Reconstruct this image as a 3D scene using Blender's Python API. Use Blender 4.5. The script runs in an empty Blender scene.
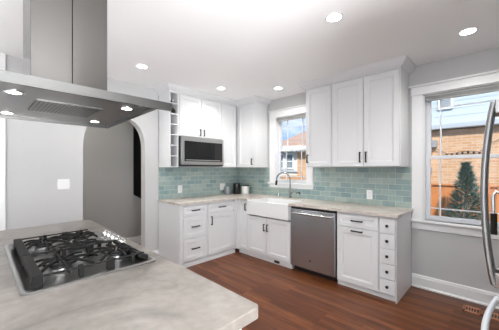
import bpy, bmesh, math, random
from math import sin, cos, pi, radians, sqrt
from mathutils import Vector, Matrix
random.seed(7)
SC = bpy.context.scene
COL = SC.collection

# ---------------------------------------------------------------- camera
CX, CY, CH = -3.5389, -3.7396, 1.3632
cam_d = bpy.data.cameras.new('camera'); cam = bpy.data.objects.new('camera', cam_d); COL.objects.link(cam)
cam.location = (CX, CY, CH)
cam.rotation_euler = (radians(90), 0, -0.802)
cam_d.sensor_fit = 'HORIZONTAL'; cam_d.sensor_width = 36
cam_d.lens = 262.02 / 499 * 36
cam_d.shift_y = 3.85 / 499
cam_d.clip_start = 0.02; cam_d.clip_end = 200
SC.camera = cam

# ---------------------------------------------------------------- view, sky, sun, fill lamps
SC.view_settings.view_transform = 'Standard'
SC.view_settings.look = 'None'
SC.view_settings.gamma = 1
SC.view_settings.use_curve_mapping = False
SC.view_settings.exposure = 1.1

W = bpy.data.worlds.new('sky'); SC.world = W; W.use_nodes = True
nt = W.node_tree; nt.nodes.clear()
tc = nt.nodes.new('ShaderNodeTexCoord')
mp = nt.nodes.new('ShaderNodeMapping'); mp.inputs['Scale'].default_value = (1, 1, 3.0)
mp.inputs['Location'].default_value = (0.35, 0.1, 0.2)
nz = nt.nodes.new('ShaderNodeTexNoise'); nz.inputs['Scale'].default_value = 3.2; nz.inputs['Detail'].default_value = 7
rp = nt.nodes.new('ShaderNodeValToRGB')
rp.color_ramp.elements[0].position = 0.50; rp.color_ramp.elements[0].color = (0.22, 0.43, 0.80, 1)
rp.color_ramp.elements[1].position = 0.68; rp.color_ramp.elements[1].color = (0.95, 0.97, 1.0, 1)
bg = nt.nodes.new('ShaderNodeBackground'); bg.inputs['Strength'].default_value = 0.62
ow = nt.nodes.new('ShaderNodeOutputWorld')
L = nt.links.new
L(tc.outputs['Generated'], mp.inputs['Vector']); L(mp.outputs['Vector'], nz.inputs['Vector'])
L(nz.outputs['Fac'], rp.inputs['Fac']); L(rp.outputs['Color'], bg.inputs['Color']); L(bg.outputs[0], ow.inputs['Surface'])

def lamp(name, kind, loc, direction, energy, color=(1, 1, 1), size=None, sy=None, **kw):
    d = bpy.data.lights.new(name, kind); d.energy = energy; d.color = color
    if kind == 'AREA':
        d.shape = 'RECTANGLE'; d.size = size; d.size_y = sy or size
    for k, v in kw.items(): setattr(d, k, v)
    o = bpy.data.objects.new(name, d); COL.objects.link(o); o.location = loc
    o.rotation_euler = Vector(direction).to_track_quat('-Z', 'Y').to_euler()
    return o
lamp('sun', 'SUN', (0, 0, 10), (0.75, 0.40, -0.72), 2.4, (1, .96, .9), angle=radians(3))
DAY = (0.955, 0.98, 1.0)
# area lamps added as daylight fill, in the openings of unseen windows built below
lamp('rear_window_fill', 'AREA', (-4.6, -7.40, 1.45), (0.15, 1, 0.30), 22, DAY, 2.3, 1.6)
lamp('side_window_fill', 'AREA', (-5.90, -4.3, 1.45), (1, 0.15, 0.35), 18, DAY, 2.3, 1.6)
# added fill lamps, low and out of view, turned up to bounce off the ceiling
lamp('bounce_fill', 'AREA', (-3.15, -4.95, .90), (0.10, 0.10, 1), 68, DAY, .8, .8)
lamp('bounce_fill', 'AREA', (-3.9, -5.6, .3), (0.0, 0.1, 1), 92, DAY, 2.0, 1.4)
lamp('bounce_fill', 'AREA', (-5.0, -2.4, .3), (0.1, 0.0, 1), 18, DAY, 1.4, 2.0)
# unseen lamp added to brighten the hallway behind the arch
lamp('hallway_fill', 'POINT', (-3.1, 0.6, 2.35), (0, 0, -1), 9, (1, .97, .92), shadow_soft_size=.12)

# ---------------------------------------------------------------- materials
MATS = {}
def new_mat(name):
    m = bpy.data.materials.new(name); m.use_nodes = True
    MATS[name] = m
    return m, m.node_tree, m.node_tree.nodes['Principled BSDF']
def simple(name, col, rough=.5, metal=0, spec=.5, bump=0, bscale=40, var=0, coat=0):
    m, t, b = new_mat(name)
    b.inputs['Base Color'].default_value = (*col, 1); b.inputs['Roughness'].default_value = rough
    b.inputs['Metallic'].default_value = metal; b.inputs['Specular IOR Level'].default_value = spec
    b.inputs['Coat Weight'].default_value = coat
    c = t.nodes.new('ShaderNodeTexCoord'); n = t.nodes.new('ShaderNodeTexNoise')
    n.inputs['Scale'].default_value = bscale; n.inputs['Detail'].default_value = 4
    t.links.new(c.outputs['Object'], n.inputs['Vector'])
    if var:
        r = t.nodes.new('ShaderNodeMapRange')
        r.inputs['To Min'].default_value = 1 - var; r.inputs['To Max'].default_value = 1 + var
        mx = t.nodes.new('ShaderNodeVectorMath'); mx.operation = 'SCALE'
        mx.inputs[0].default_value = col
        t.links.new(n.outputs['Fac'], r.inputs['Value']); t.links.new(r.outputs[0], mx.inputs['Scale'])
        t.links.new(mx.outputs[0], b.inputs['Base Color'])
    if bump:
        bp = t.nodes.new('ShaderNodeBump'); bp.inputs['Strength'].default_value = bump; bp.inputs['Distance'].default_value = .002
        t.links.new(n.outputs['Fac'], bp.inputs['Height']); t.links.new(bp.outputs[0], b.inputs['Normal'])
    return m
simple('wall_paint', (.56, .56, .555), .8, bump=.08, bscale=150)
simple('dim_wall_paint', (.40, .39, .37), .8, bump=.08, bscale=150)  # same paint as the walls, darkened to stand for the dim hallway
simple('stairwell_shade', (.05, .045, .045), .7, bump=.05)  # near-black colour standing in for the unlit stairwell
simple('ceiling_paint', (.95, .95, .95), .85, bump=.06, bscale=120)
simple('trim_white', (.84, .84, .84), .38, var=.01)
simple('cabinet_white', (.73, .735, .74), .35, var=.01, bscale=8)
simple('carcass_gap', (.35, .34, .33), .7)
simple('fireclay', (.78, .78, .78), .12, var=.01)
simple('black_metal', (.012, .011, .011), .45, 0, spec=.3)
simple('cast_iron', (.010, .0095, .009), .62, .0, spec=.22, bump=.3, bscale=400)
simple('burner_black', (.03, .03, .03), .35)
simple('black_plastic', (.012, .012, .013), .3)
simple('black_glass', (.008, .008, .009), .10, spec=.3)
simple('chrome', (.72, .72, .72), .13, 1)
simple('faucet_steel', (.36, .36, .35), .22, 1)
simple('knob_metal', (.78, .77, .75), .25, .9)
simple('glint_metal', (.85, .85, .85), .3, .4)  # whitened to imitate light reflecting on the freezer drawer handle
simple('plate_white', (.86, .86, .85), .4)
simple('plate_slot', (.12, .12, .12), .5)
simple('ceramic_white', (.82, .80, .77), .3)
simple('ceramic_black', (.012, .012, .014), .2)
simple('ceramic_grey', (.30, .31, .33), .35, .5)
simple('blind_slat', (.42, .42, .41), .5, var=.02)
simple('vinyl', (.74, .76, .79), .35)
simple('fence_wood', (.55, .20, .06), .7, var=.18, bscale=6, bump=.3)
simple('siding', (.50, .57, .60), .7, var=.02)
simple('gutter', (.44, .48, .50), .5)
simple('house_white', (.80, .80, .78), .6, var=.03)
simple('grey_meter', (.30, .31, .31), .5)
simple('copper_register', (.50, .22, .12), .45, .2, var=.1)
simple('register_dark', (.03, .02, .018), .7)
simple('tan_wood', (.55, .30, .15), .7, var=.15, bscale=5)
simple('fir_needles', (.14, .23, .18), .8, var=.5, bscale=9)
simple('trunk_bark', (.12, .08, .05), .9, var=.2)
simple('ground_grass', (.20, .24, .12), .9, var=.3, bscale=3)
simple('bottle_glass', (.01, .015, .01), .1)
simple('bottle_foil', (.75, .72, .68), .3, .5)
simple('house_glass', (.22, .26, .28), .08)

def emit(name, col, s):
    m, t, b = new_mat(name)
    b.inputs['Base Color'].default_value = (*col, 1); b.inputs['Emission Color'].default_value = (*col, 1)
    b.inputs['Emission Strength'].default_value = s
emit('lamp_glow', (1, .97, .92), 14)
emit('hood_lamp_glow', (1, .97, .92), 8)

def brushed(name, col, rough, sc, aniso=0):
    m, t, b = new_mat(name)
    b.inputs['Base Color'].default_value = (*col, 1); b.inputs['Metallic'].default_value = 1
    c = t.nodes.new('ShaderNodeTexCoord'); mp = t.nodes.new('ShaderNodeMapping'); mp.inputs['Scale'].default_value = sc
    if aniso:
        tg = t.nodes.new('ShaderNodeTangent'); tg.direction_type = 'RADIAL'; tg.axis = 'Z'
        t.links.new(tg.outputs[0], b.inputs['Tangent']); b.inputs['Anisotropic'].default_value = aniso; b.inputs['Anisotropic Rotation'].default_value = .25
    n = t.nodes.new('ShaderNodeTexNoise'); n.inputs['Scale'].default_value = 1; n.inputs['Detail'].default_value = 3
    r = t.nodes.new('ShaderNodeMapRange'); r.inputs['To Min'].default_value = rough - .03; r.inputs['To Max'].default_value = rough + .04
    bp = t.nodes.new('ShaderNodeBump'); bp.inputs['Strength'].default_value = 0 if aniso else .05; bp.inputs['Distance'].default_value = .0003
    k = t.links.new
    k(c.outputs['Object'], mp.inputs['Vector']); k(mp.outputs[0], n.inputs['Vector']); k(n.outputs['Fac'], r.inputs['Value'])
    k(r.outputs[0], b.inputs['Roughness']); k(n.outputs['Fac'], bp.inputs['Height']); k(bp.outputs[0], b.inputs['Normal'])
brushed('steel_v', (.47, .495, .515), .24, (2, 2, 60), .7)
brushed('steel_h', (.50, .495, .49), .32, (4, 4, 500))
brushed('handle_steel', (.34, .335, .33), .28, (300, 300, 4))
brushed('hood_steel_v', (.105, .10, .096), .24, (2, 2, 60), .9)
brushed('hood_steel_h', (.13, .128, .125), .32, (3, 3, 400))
brushed('steel_panel', (.32, .315, .31), .36, (4, 400, 400))
brushed('steel_tray', (.30, .297, .29), .30, (300, 4, 300))

def glass_mat():
    m, t, b = new_mat('window_glass')
    b.inputs['Base Color'].default_value = (1, 1, 1, 1)
    out = t.nodes['Material Output']
    tr = t.nodes.new('ShaderNodeBsdfTransparent'); gl = t.nodes.new('ShaderNodeBsdfGlossy'); gl.inputs['Roughness'].default_value = .02
    fr = t.nodes.new('ShaderNodeFresnel'); fr.inputs['IOR'].default_value = 1.25
    ms = t.nodes.new('ShaderNodeMixShader')
    t.links.new(fr.outputs[0], ms.inputs[0]); t.links.new(tr.outputs[0], ms.inputs[1]); t.links.new(gl.outputs[0], ms.inputs[2])
    t.links.new(ms.outputs[0], out.inputs['Surface'])
glass_mat()

def mesh_filter():
    m, t, b = new_mat('filter_mesh')
    b.inputs['Metallic'].default_value = 1; b.inputs['Roughness'].default_value = .4
    c = t.nodes.new('ShaderNodeTexCoord'); mp = t.nodes.new('ShaderNodeMapping')
    mp.inputs['Rotation'].default_value = (0, 0, radians(45)); mp.inputs['Scale'].default_value = (1, 1, 0)
    ck = t.nodes.new('ShaderNodeTexChecker'); ck.inputs['Scale'].default_value = 90
    ck.inputs['Color1'].default_value = (.30, .30, .29, 1); ck.inputs['Color2'].default_value = (.07, .07, .07, 1)
    k = t.links.new
    k(c.outputs['Object'], mp.inputs[0]); k(mp.outputs[0], ck.inputs['Vector']); k(ck.outputs['Color'], b.inputs['Base Color'])
mesh_filter()

def stone(name, base, vein, sc, ang):
    m, t, b = new_mat(name); k = t.links.new
    b.inputs['Roughness'].default_value = .3; b.inputs['Specular IOR Level'].default_value = .3
    c = t.nodes.new('ShaderNodeTexCoord'); mp = t.nodes.new('ShaderNodeMapping')
    mp.inputs['Rotation'].default_value = (0, 0, radians(ang)); mp.inputs['Scale'].default_value = sc
    n1 = t.nodes.new('ShaderNodeTexNoise'); n1.inputs['Scale'].default_value = 1.6; n1.inputs['Detail'].default_value = 9; n1.inputs['Distortion'].default_value = 1.6
    r1 = t.nodes.new('ShaderNodeValToRGB'); e = r1.color_ramp.elements
    e[0].position = .36; e[0].color = (*vein, 1); e[1].position = .56; e[1].color = (*base, 1)
    n2 = t.nodes.new('ShaderNodeTexNoise'); n2.inputs['Scale'].default_value = 26; n2.inputs['Detail'].default_value = 8
    r2 = t.nodes.new('ShaderNodeMapRange'); r2.inputs['To Min'].default_value = .70; r2.inputs['To Max'].default_value = 1.30
    # thin dark veins
    n3 = t.nodes.new('ShaderNodeTexNoise'); n3.inputs['Scale'].default_value = .9; n3.inputs['Detail'].default_value = 5; n3.inputs['Distortion'].default_value = 1.0
    r3 = t.nodes.new('ShaderNodeValToRGB'); r3.color_ramp.elements[0].position = .47; r3.color_ramp.elements[0].color = (1, 1, 1, 1)
    r3.color_ramp.elements[1].position = .53; r3.color_ramp.elements[1].color = (1, 1, 1, 1)
    mid = r3.color_ramp.elements.new(.5); mid.color = (.80, .79, .78, 1)
    v = t.nodes.new('ShaderNodeVectorMath'); v.operation = 'SCALE'
    v2 = t.nodes.new('ShaderNodeVectorMath'); v2.operation = 'MULTIPLY'
    k(c.outputs['Object'], mp.inputs[0]); k(mp.outputs[0], n1.inputs[0]); k(mp.outputs[0], n3.inputs[0]); k(c.outputs['Object'], n2.inputs[0])
    k(n1.outputs['Fac'], r1.inputs[0]); k(n2.outputs['Fac'], r2.inputs['Value']); k(n3.outputs['Fac'], r3.inputs[0])
    k(r1.outputs[0], v.inputs[0]); k(r2.outputs[0], v.inputs['Scale']); k(v.outputs[0], v2.inputs[0]); k(r3.outputs[0], v2.inputs[1])
    k(v2.outputs[0], b.inputs['Base Color'])
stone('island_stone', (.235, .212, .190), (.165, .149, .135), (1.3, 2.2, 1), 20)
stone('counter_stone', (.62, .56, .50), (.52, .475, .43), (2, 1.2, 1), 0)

def tiles(name, ax):
    m, t, b = new_mat(name); k = t.links.new
    c = t.nodes.new('ShaderNodeTexCoord'); s = t.nodes.new('ShaderNodeSeparateXYZ'); cb = t.nodes.new('ShaderNodeCombineXYZ')
    k(c.outputs['Object'], s.inputs[0]); k(s.outputs[ax], cb.inputs[0]); k(s.outputs['Z'], cb.inputs[1])
    br = t.nodes.new('ShaderNodeTexBrick'); br.offset = .5
    br.inputs['Scale'].default_value = 1; br.inputs['Brick Width'].default_value = .1555; br.inputs['Row Height'].default_value = .0690
    br.inputs['Mortar Size'].default_value = .0018; br.inputs['Mortar Smooth'].default_value = .1
    br.inputs['Color1'].default_value = (0, 0, 0, 1); br.inputs['Color2'].default_value = (1, 1, 1, 1); br.inputs['Mortar'].default_value = (.5, .5, .5, 1)
    k(cb.outputs[0], br.inputs['Vector'])
    cr = t.nodes.new('ShaderNodeValToRGB'); e = cr.color_ramp.elements
    e[0].position = 0; e[0].color = (.235, .335, .335, 1); e[1].position = 1; e[1].color = (.42, .49, .445, 1)
    x = e.new(.35); x.color = (.31, .405, .39, 1); x = e.new(.7); x.color = (.35, .435, .40, 1)
    k(br.outputs['Color'], cr.inputs[0])
    n = t.nodes.new('ShaderNodeTexNoise'); n.inputs['Scale'].default_value = 18; n.inputs['Detail'].default_value = 5
    r = t.nodes.new('ShaderNodeMapRange'); r.inputs['To Min'].default_value = .86; r.inputs['To Max'].default_value = 1.14
    k(c.outputs['Object'], n.inputs[0]); k(n.outputs['Fac'], r.inputs['Value'])
    v = t.nodes.new('ShaderNodeVectorMath'); v.operation = 'SCALE'; k(cr.outputs[0], v.inputs[0]); k(r.outputs[0], v.inputs['Scale'])
    mx = t.nodes.new('ShaderNodeMix'); mx.data_type = 'RGBA'; mx.inputs['B'].default_value = (.60, .64, .62, 1)
    k(br.outputs['Fac'], mx.inputs['Factor']); k(v.outputs[0], mx.inputs['A']); k(mx.outputs['Result'], b.inputs['Base Color'])
    rr = t.nodes.new('ShaderNodeMapRange'); rr.inputs['To Min'].default_value = .1; rr.inputs['To Max'].default_value = .7
    k(br.outputs['Fac'], rr.inputs['Value']); k(rr.outputs[0], b.inputs['Roughness'])
    # slight hand-made waviness plus the joints
    n2 = t.nodes.new('ShaderNodeTexNoise'); n2.inputs['Scale'].default_value = 22; n2.inputs['Detail'].default_value = 1; k(c.outputs['Object'], n2.inputs[0])
    mt = t.nodes.new('ShaderNodeMath'); mt.operation = 'MULTIPLY_ADD'; mt.inputs[1].default_value = -.8
    k(br.outputs['Fac'], mt.inputs[0]); k(n2.outputs['Fac'], mt.inputs[2])
    bp = t.nodes.new('ShaderNodeBump'); bp.inputs['Strength'].default_value = .5; bp.inputs['Distance'].default_value = .002
    k(mt.outputs[0], bp.inputs['Height']); k(bp.outputs[0], b.inputs['Normal'])
tiles('tile_back', 'X'); tiles('tile_right', 'Y')

def brickm(name, ax, c1, c2, mo, bw, rh, ms):
    m, t, b = new_mat(name); k = t.links.new
    c = t.nodes.new('ShaderNodeTexCoord'); s = t.nodes.new('ShaderNodeSeparateXYZ'); cb = t.nodes.new('ShaderNodeCombineXYZ')
    k(c.outputs['Object'], s.inputs[0]); k(s.outputs[ax], cb.inputs[0]); k(s.outputs['Z'], cb.inputs[1])
    br = t.nodes.new('ShaderNodeTexBrick'); br.offset = .5
    br.inputs['Scale'].default_value = 1; br.inputs['Brick Width'].default_value = bw; br.inputs['Row Height'].default_value = rh
    br.inputs['Mortar Size'].default_value = ms
    br.inputs['Color1'].default_value = (*c1, 1); br.inputs['Color2'].default_value = (*c2, 1); br.inputs['Mortar'].default_value = (*mo, 1)
    k(cb.outputs[0], br.inputs['Vector']); k(br.outputs['Color'], b.inputs['Base Color']); b.inputs['Roughness'].default_value = .85
brickm('tan_brick', 'Y', (.52, .28, .13), (.62, .39, .22), (.56, .46, .36), .22, .075, .008)
brickm('roof_shingle', 'Y', (.36, .23, .17), (.44, .30, .23), (.28, .19, .15), .3, .12, .006)

def floor_mat():
    m, t, b = new_mat('oak_floor'); k = t.links.new
    c = t.nodes.new('ShaderNodeTexCoord'); s = t.nodes.new('ShaderNodeSeparateXYZ'); cb = t.nodes.new('ShaderNodeCombineXYZ')
    k(c.outputs['Object'], s.inputs[0]); k(s.outputs['Y'], cb.inputs[0]); k(s.outputs['X'], cb.inputs[1])
    br = t.nodes.new('ShaderNodeTexBrick'); br.offset = .37; br.offset_frequency = 2
    br.inputs['Scale'].default_value = 1; br.inputs['Brick Width'].default_value = .85; br.inputs['Row Height'].default_value = .057
    br.inputs['Mortar Size'].default_value = .0009; br.inputs['Mortar Smooth'].default_value = 0
    br.inputs['Color1'].default_value = (0, 0, 0, 1); br.inputs['Color2'].default_value = (1, 1, 1, 1); br.inputs['Mortar'].default_value = (.3, .3, .3, 1)
    k(cb.outputs[0], br.inputs[0])
    cr = t.nodes.new('ShaderNodeValToRGB'); e = cr.color_ramp.elements
    e[0].color = (.095, .027, .009, 1); e[1].color = (.19, .064, .022, 1); x = e.new(.5); x.color = (.13, .038, .011, 1)
    k(br.outputs['Color'], cr.inputs[0])
    mp = t.nodes.new('ShaderNodeMapping'); mp.inputs['Scale'].default_value = (3.5, 55, 1)
    k(cb.outputs[0], mp.inputs[0])
    n = t.nodes.new('ShaderNodeTexNoise'); n.inputs['Scale'].default_value = 1; n.inputs['Detail'].default_value = 6; n.inputs['Distortion'].default_value = .6
    k(mp.outputs[0], n.inputs[0])
    r = t.nodes.new('ShaderNodeMapRange'); r.inputs['From Min'].default_value = .3; r.inputs['From Max'].default_value = .7
    r.inputs['To Min'].default_value = .65; r.inputs['To Max'].default_value = 1.3; k(n.outputs['Fac'], r.inputs['Value'])
    v = t.nodes.new('ShaderNodeVectorMath'); v.operation = 'SCALE'; k(cr.outputs[0], v.inputs[0]); k(r.outputs[0], v.inputs['Scale'])
    mx = t.nodes.new('ShaderNodeMix'); mx.data_type = 'RGBA'; mx.inputs['B'].default_value = (.05, .018, .01, 1)
    k(br.outputs['Fac'], mx.inputs['Factor']); k(v.outputs[0], mx.inputs['A']); k(mx.outputs['Result'], b.inputs['Base Color'])
    b.inputs['Roughness'].default_value = .30; b.inputs['Specular IOR Level'].default_value = .3
    bp = t.nodes.new('ShaderNodeBump'); bp.inputs['Strength'].default_value = .25; bp.inputs['Distance'].default_value = .001
    k(n.outputs['Fac'], bp.inputs['Height']); k(bp.outputs[0], b.inputs['Normal'])
floor_mat()

# ---------------------------------------------------------------- mesh builder
def PA(u, n, z): return Vector((u, -n, z))       # on the back wall: u along x, n out of the wall
def PB(u, n, z): return Vector((-n, u, z))       # on the right wall: u along y, n out of the wall

class MB:
    def __init__(s): s.bm = bmesh.new()
    def poly(s, pts): 
        return s.bm.faces.new([s.bm.verts.new(p) for p in pts])
    def hexa(s, a, b):                    # two quads (4 points each) joined
        va = [s.bm.verts.new(p) for p in a]; vb = [s.bm.verts.new(p) for p in b]
        s.bm.faces.new(va); s.bm.faces.new(vb[::-1])
        n = len(a)
        for i in range(n):
            j = (i + 1) % n
            s.bm.faces.new([va[i], va[j], vb[j], vb[i]])
        return s
    def box(s, x0, x1, y0, y1, z0, z1):
        s.hexa([Vector(p) for p in ((x0, y0, z0), (x1, y0, z0), (x1, y1, z0), (x0, y1, z0))],
               [Vector(p) for p in ((x0, y0, z1), (x1, y0, z1), (x1, y1, z1), (x0, y1, z1))]); return s
    def pbox(s, P, u0, u1, n0, n1, z0, z1):
        a = P(u0, n0, z0); b = P(u1, n1, z1)
        return s.box(min(a.x, b.x), max(a.x, b.x), min(a.y, b.y), max(a.y, b.y), z0, z1)
    def prism(s, pts, d):                 # planar polygon swept by vector d
        d = Vector(d); pts = [Vector(p) for p in pts]
        return s.hexa(pts, [p + d for p in pts])
    def tube(s, path, r, seg=10, cap=True, flat=1.0):
        path = [Vector(p) for p in path]; rings = []
        rr = r if isinstance(r, (list, tuple)) else [r] * len(path)
        up = None
        for i, p in enumerate(path):
            if i == 0: d = path[1] - p
            elif i == len(path) - 1: d = p - path[i - 1]
            else: d = (path[i + 1] - p).normalized() + (p - path[i - 1]).normalized()
            d.normalize()
            if up is None:
                up = Vector((0, 0, 1)) if abs(d.z) < .9 else Vector((1, 0, 0))
            a = d.cross(up).normalized(); b = a.cross(d).normalized(); up = b
            rings.append([s.bm.verts.new(p + a * (rr[i] * cos(2 * pi * k / seg)) + b * (rr[i] * flat * sin(2 * pi * k / seg))) for k in range(seg)])
        for q in range(len(rings) - 1):
            for k in range(seg):
                j = (k + 1) % seg
                s.bm.faces.new([rings[q][k], rings[q][j], rings[q + 1][j], rings[q + 1][k]])
        if cap:
            s.bm.faces.new(rings[0][::-1]); s.bm.faces.new(rings[-1])
        return s
    def lathe(s, c, prof, seg=28, axis=(0, 0, 1)):
        c = Vector(c); q = Vector((0, 0, 1)).rotation_difference(Vector(axis)); rings = []
        for (r, z) in prof:
            r = max(r, 1e-4)
            rings.append([s.bm.verts.new(c + q @ Vector((r * cos(2 * pi * k / seg), r * sin(2 * pi * k / seg), z))) for k in range(seg)])
        for a in range(len(rings) - 1):
            for k in range(seg):
                j = (k + 1) % seg
                s.bm.faces.new([rings[a][k], rings[a][j], rings[a + 1][j], rings[a + 1][k]])
        s.bm.faces.new(rings[0][::-1]); s.bm.faces.new(rings[-1])
        return s
    def shaker(s, P, u0, u1, z0, z1, n0, t=.02, fw=.055, rec=.009):
        n1 = n0 + t
        def loop(d, n): return [s.bm.verts.new(P(a, n, b)) for a, b in ((u0 + d, z0 + d), (u1 - d, z0 + d), (u1 - d, z1 - d), (u0 + d, z1 - d))]
        ls = [loop(0, n0), loop(0, n1 - .0015), loop(.0015, n1), loop(fw, n1), loop(fw + .004, n1 - .004), loop(fw + .011, n1 - .005), loop(fw + .014, n1 - rec)]
        for i in range(len(ls) - 1):
            for k in range(4):
                j = (k + 1) % 4
                s.bm.faces.new([ls[i][k], ls[i][j], ls[i + 1][j], ls[i + 1][k]])
        s.bm.faces.new(ls[0][::-1]); s.bm.faces.new(ls[-1])
        return s

OFF = {}
def obj(name, mb, mat, parent=None, bevel=0, smooth=False, loc=None, seg=2):
    off = OFF[parent.name] if parent else Vector(loc or (0, 0, 0))
    bmesh.ops.translate(mb.bm, verts=mb.bm.verts, vec=-off)
    bmesh.ops.recalc_face_normals(mb.bm, faces=mb.bm.faces)
    me = bpy.data.meshes.new(name); mb.bm.to_mesh(me); mb.bm.free()
    me.materials.append(MATS[mat])
    o = bpy.data.objects.new(name, me); COL.objects.link(o)
    if parent: o.parent = parent
    else: o.location = off
    OFF[o.name] = off
    if smooth:
        for p in me.polygons: p.use_smooth = True
        m = o.modifiers.new('split', 'EDGE_SPLIT'); m.split_angle = radians(40)
    if bevel:
        m = o.modifiers.new('bevel', 'BEVEL'); m.width = bevel; m.segments = seg; m.limit_method = 'ANGLE'; m.angle_limit = radians(40)
    return o
def tag(o, label, cat, group=None):
    o['label'] = label; o['category'] = cat
    if group: o['group'] = group
    return o
def thing(name, label, cat, loc=(0, 0, 0), group=None):
    o = bpy.data.objects.new(name, None); COL.objects.link(o); o.location = loc; o.empty_display_size = .05
    OFF[o.name] = Vector(loc)
    return tag(o, label, cat, group)
def struct(name, mb, mat, parent=None, **k):
    o = obj(name, mb, mat, parent, **k)
    if not parent: o['kind'] = 'structure'
    return o
def copy_tree(src, loc, label, group=None):
    r = src.copy(); COL.objects.link(r); r.location = loc; r['label'] = label
    if group: r['group'] = group
    for ch in list(src.children):
        c = ch.copy(); COL.objects.link(c); c.parent = r
        for g in list(ch.children):
            d = g.copy(); COL.objects.link(d); d.parent = c
    return r

# ---------------------------------------------------------------- dimensions
H = 2.557          # ceiling
CT = .900          # worktop surface
TH = .03
XA = -1.65         # left end of the back-wall cabinets
YB = -2.968        # right end of the right-wall cabinets
UB = 1.388         # underside of the wall cabinets
UT = 2.462         # top of wall cabinet doors

# ================================================================ structure
struct('floor', MB().box(-6.1, .15, -7.6, 1.7, -.12, 0), 'oak_floor')
struct('ceiling', MB().box(-6.1, .15, -7.6, 2.3, H, H + .15), 'ceiling_paint')

# back wall with the arch
AC, AR, AS, AB, AE = -2.249, .392, 1.60, .48, 2.6
m = MB().box(-6.1, AC - AR, 0, .13, 0, H).box(AC + AR, .15, 0, .13, 0, H)
N = 28
for i in range(N):
    a0 = pi - pi * i / N; a1 = pi - pi * (i + 1) / N
    ep = lambda c: (1 if c >= 0 else -1) * abs(c) ** (2 / AE)
    x0, z0, x1, z1 = AC + AR * ep(cos(a0)), AS + AB * ep(sin(a0)), AC + AR * ep(cos(a1)), AS + AB * ep(sin(a1))
    m.prism([(x0, 0, z0), (x1, 0, z1), (x1, 0, H), (x0, 0, H)], (0, .13, 0))
struct('wall_back', m, 'wall_paint')
# shallow pilaster at the far left of the back wall
struct('trim_1', MB().box(-3.75, -3.345, -.035, 0, 0, H), 'trim_white', bevel=.003)

# windows of the right wall: opening y-range, z-range
W1 = (-4.10, -3.085, .78, 2.216)
W2 = (-1.553, -.935, 1.135, 2.24)
m = MB()
m.box(0, .15, W2[1], 0.13, 0, H).box(0, .15, W2[0], W2[1], 0, W2[2]).box(0, .15, W2[0], W2[1], W2[3], H)
m.box(0, .15, W1[1], W2[0], 0, H).box(0, .15, W1[0], W1[1], 0, W1[2]).box(0, .15, W1[0], W1[1], W1[3], H)
m.box(0, .15, -4.75, W1[0], 0, H)
struct('wall_right', m, 'wall_paint')
struct('wall_front', MB().box(-2.6, .0, -4.75, -4.6, 0, H).box(-2.72, -2.6, -7.6, -4.6, 0, H), 'wall_paint')
# living-room side behind the camera, with two unseen windows holding the fill lamps
m = MB().box(-6.1, -5.85, -7.6, -7.45, 0, H).box(-3.35, -2.6, -7.6, -7.45, 0, H).box(-5.85, -3.35, -7.6, -7.45, 0, .6).box(-5.85, -3.35, -7.6, -7.45, 2.3, H)
struct('wall_rear', m, 'wall_paint')
m = MB().box(-6.1, -5.95, -7.45, -5.5, 0, H).box(-6.1, -5.95, -3.1, 0, 0, H).box(-6.1, -5.95, -5.5, -3.1, 0, .6).box(-6.1, -5.95, -5.5, -3.1, 2.3, H)
struct('wall_left', m, 'wall_paint')
def plain_window(name, P, u0, u1, z0, z1, n0):
    m = MB()
    for a, b, c, d in ((u0, u1, z0, z0 + .06), (u0, u1, z1 - .06, z1), (u0, u0 + .06, z0, z1), (u1 - .06, u1, z0, z1), ((u0 + u1) / 2 - .04, (u0 + u1) / 2 + .04, z0, z1)):
        m.pbox(P, a, b, n0, n0 + .06, c, d)
    struct(name, m, 'vinyl')
plain_window('window_3', lambda u, n, z: Vector((u, -7.6 + n, z)), -5.85, -3.35, .6, 2.3, .02)
plain_window('window_4', lambda u, n, z: Vector((-6.1 + n, u, z)), -5.5, -3.1, .6, 2.3, .02)

# hallway behind the arch: back wall with a stair opening whose lower edge slopes
HY = 1.05
m = MB()
m.box(-4.2, -1.60, HY, HY + .12, 0, H)
m.box(-1.60, -.4, HY, HY + .12, 2.23, H)
m.prism([(-1.60, HY, 0), (-.4, HY, 0), (-.4, HY, .15), (-1.60, HY, .90)], (0, .12, 0))
m.box(-.52, -.4, .13, HY, 0, H)
m.box(-4.32, -4.2, .13, HY + .12, 0, H)
struct('wall_hallway', m, 'dim_wall_paint')
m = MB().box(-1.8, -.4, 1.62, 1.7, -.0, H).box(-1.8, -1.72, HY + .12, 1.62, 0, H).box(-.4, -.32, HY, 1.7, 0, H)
struct('wall_stairwell', m, 'stairwell_shade')

# baseboards
def baseboard(name, P, u0, u1):
    m = MB(); pr_ = [(0, 0), (.032, 0), (.032, .012), (.017, .024), (.017, .112), (.013, .118), (.013, .128), (.008, .140), (0, .142)]
    m.hexa([P(u0, n, z) for n, z in pr_], [P(u1, n, z) for n, z in pr_])
    struct(name, m, 'trim_white')
baseboard('baseboard_right', PB, -4.6, YB - .006)
baseboard('baseboard_back', PA, AC + AR + .002, XA - .006)
baseboard('baseboard_left', PA, -3.345, AC - AR - .002)
baseboard('baseboard_hallway', lambda u, n, z: Vector((u, HY - n, z)), -4.2, -.52)

# backsplash tiles
m = MB().box(XA, -.008, -.008, 0, CT, UB)
struct('trim_2', m, 'tile_back')
m = MB().box(-.008, 0, -.81, -.008, CT, UB).box(-.008, 0, -1.68, -.81, CT, 1.047).box(-.008, 0, YB - .005, -1.68, CT, UB)
struct('trim_3', m, 'tile_right')

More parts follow.
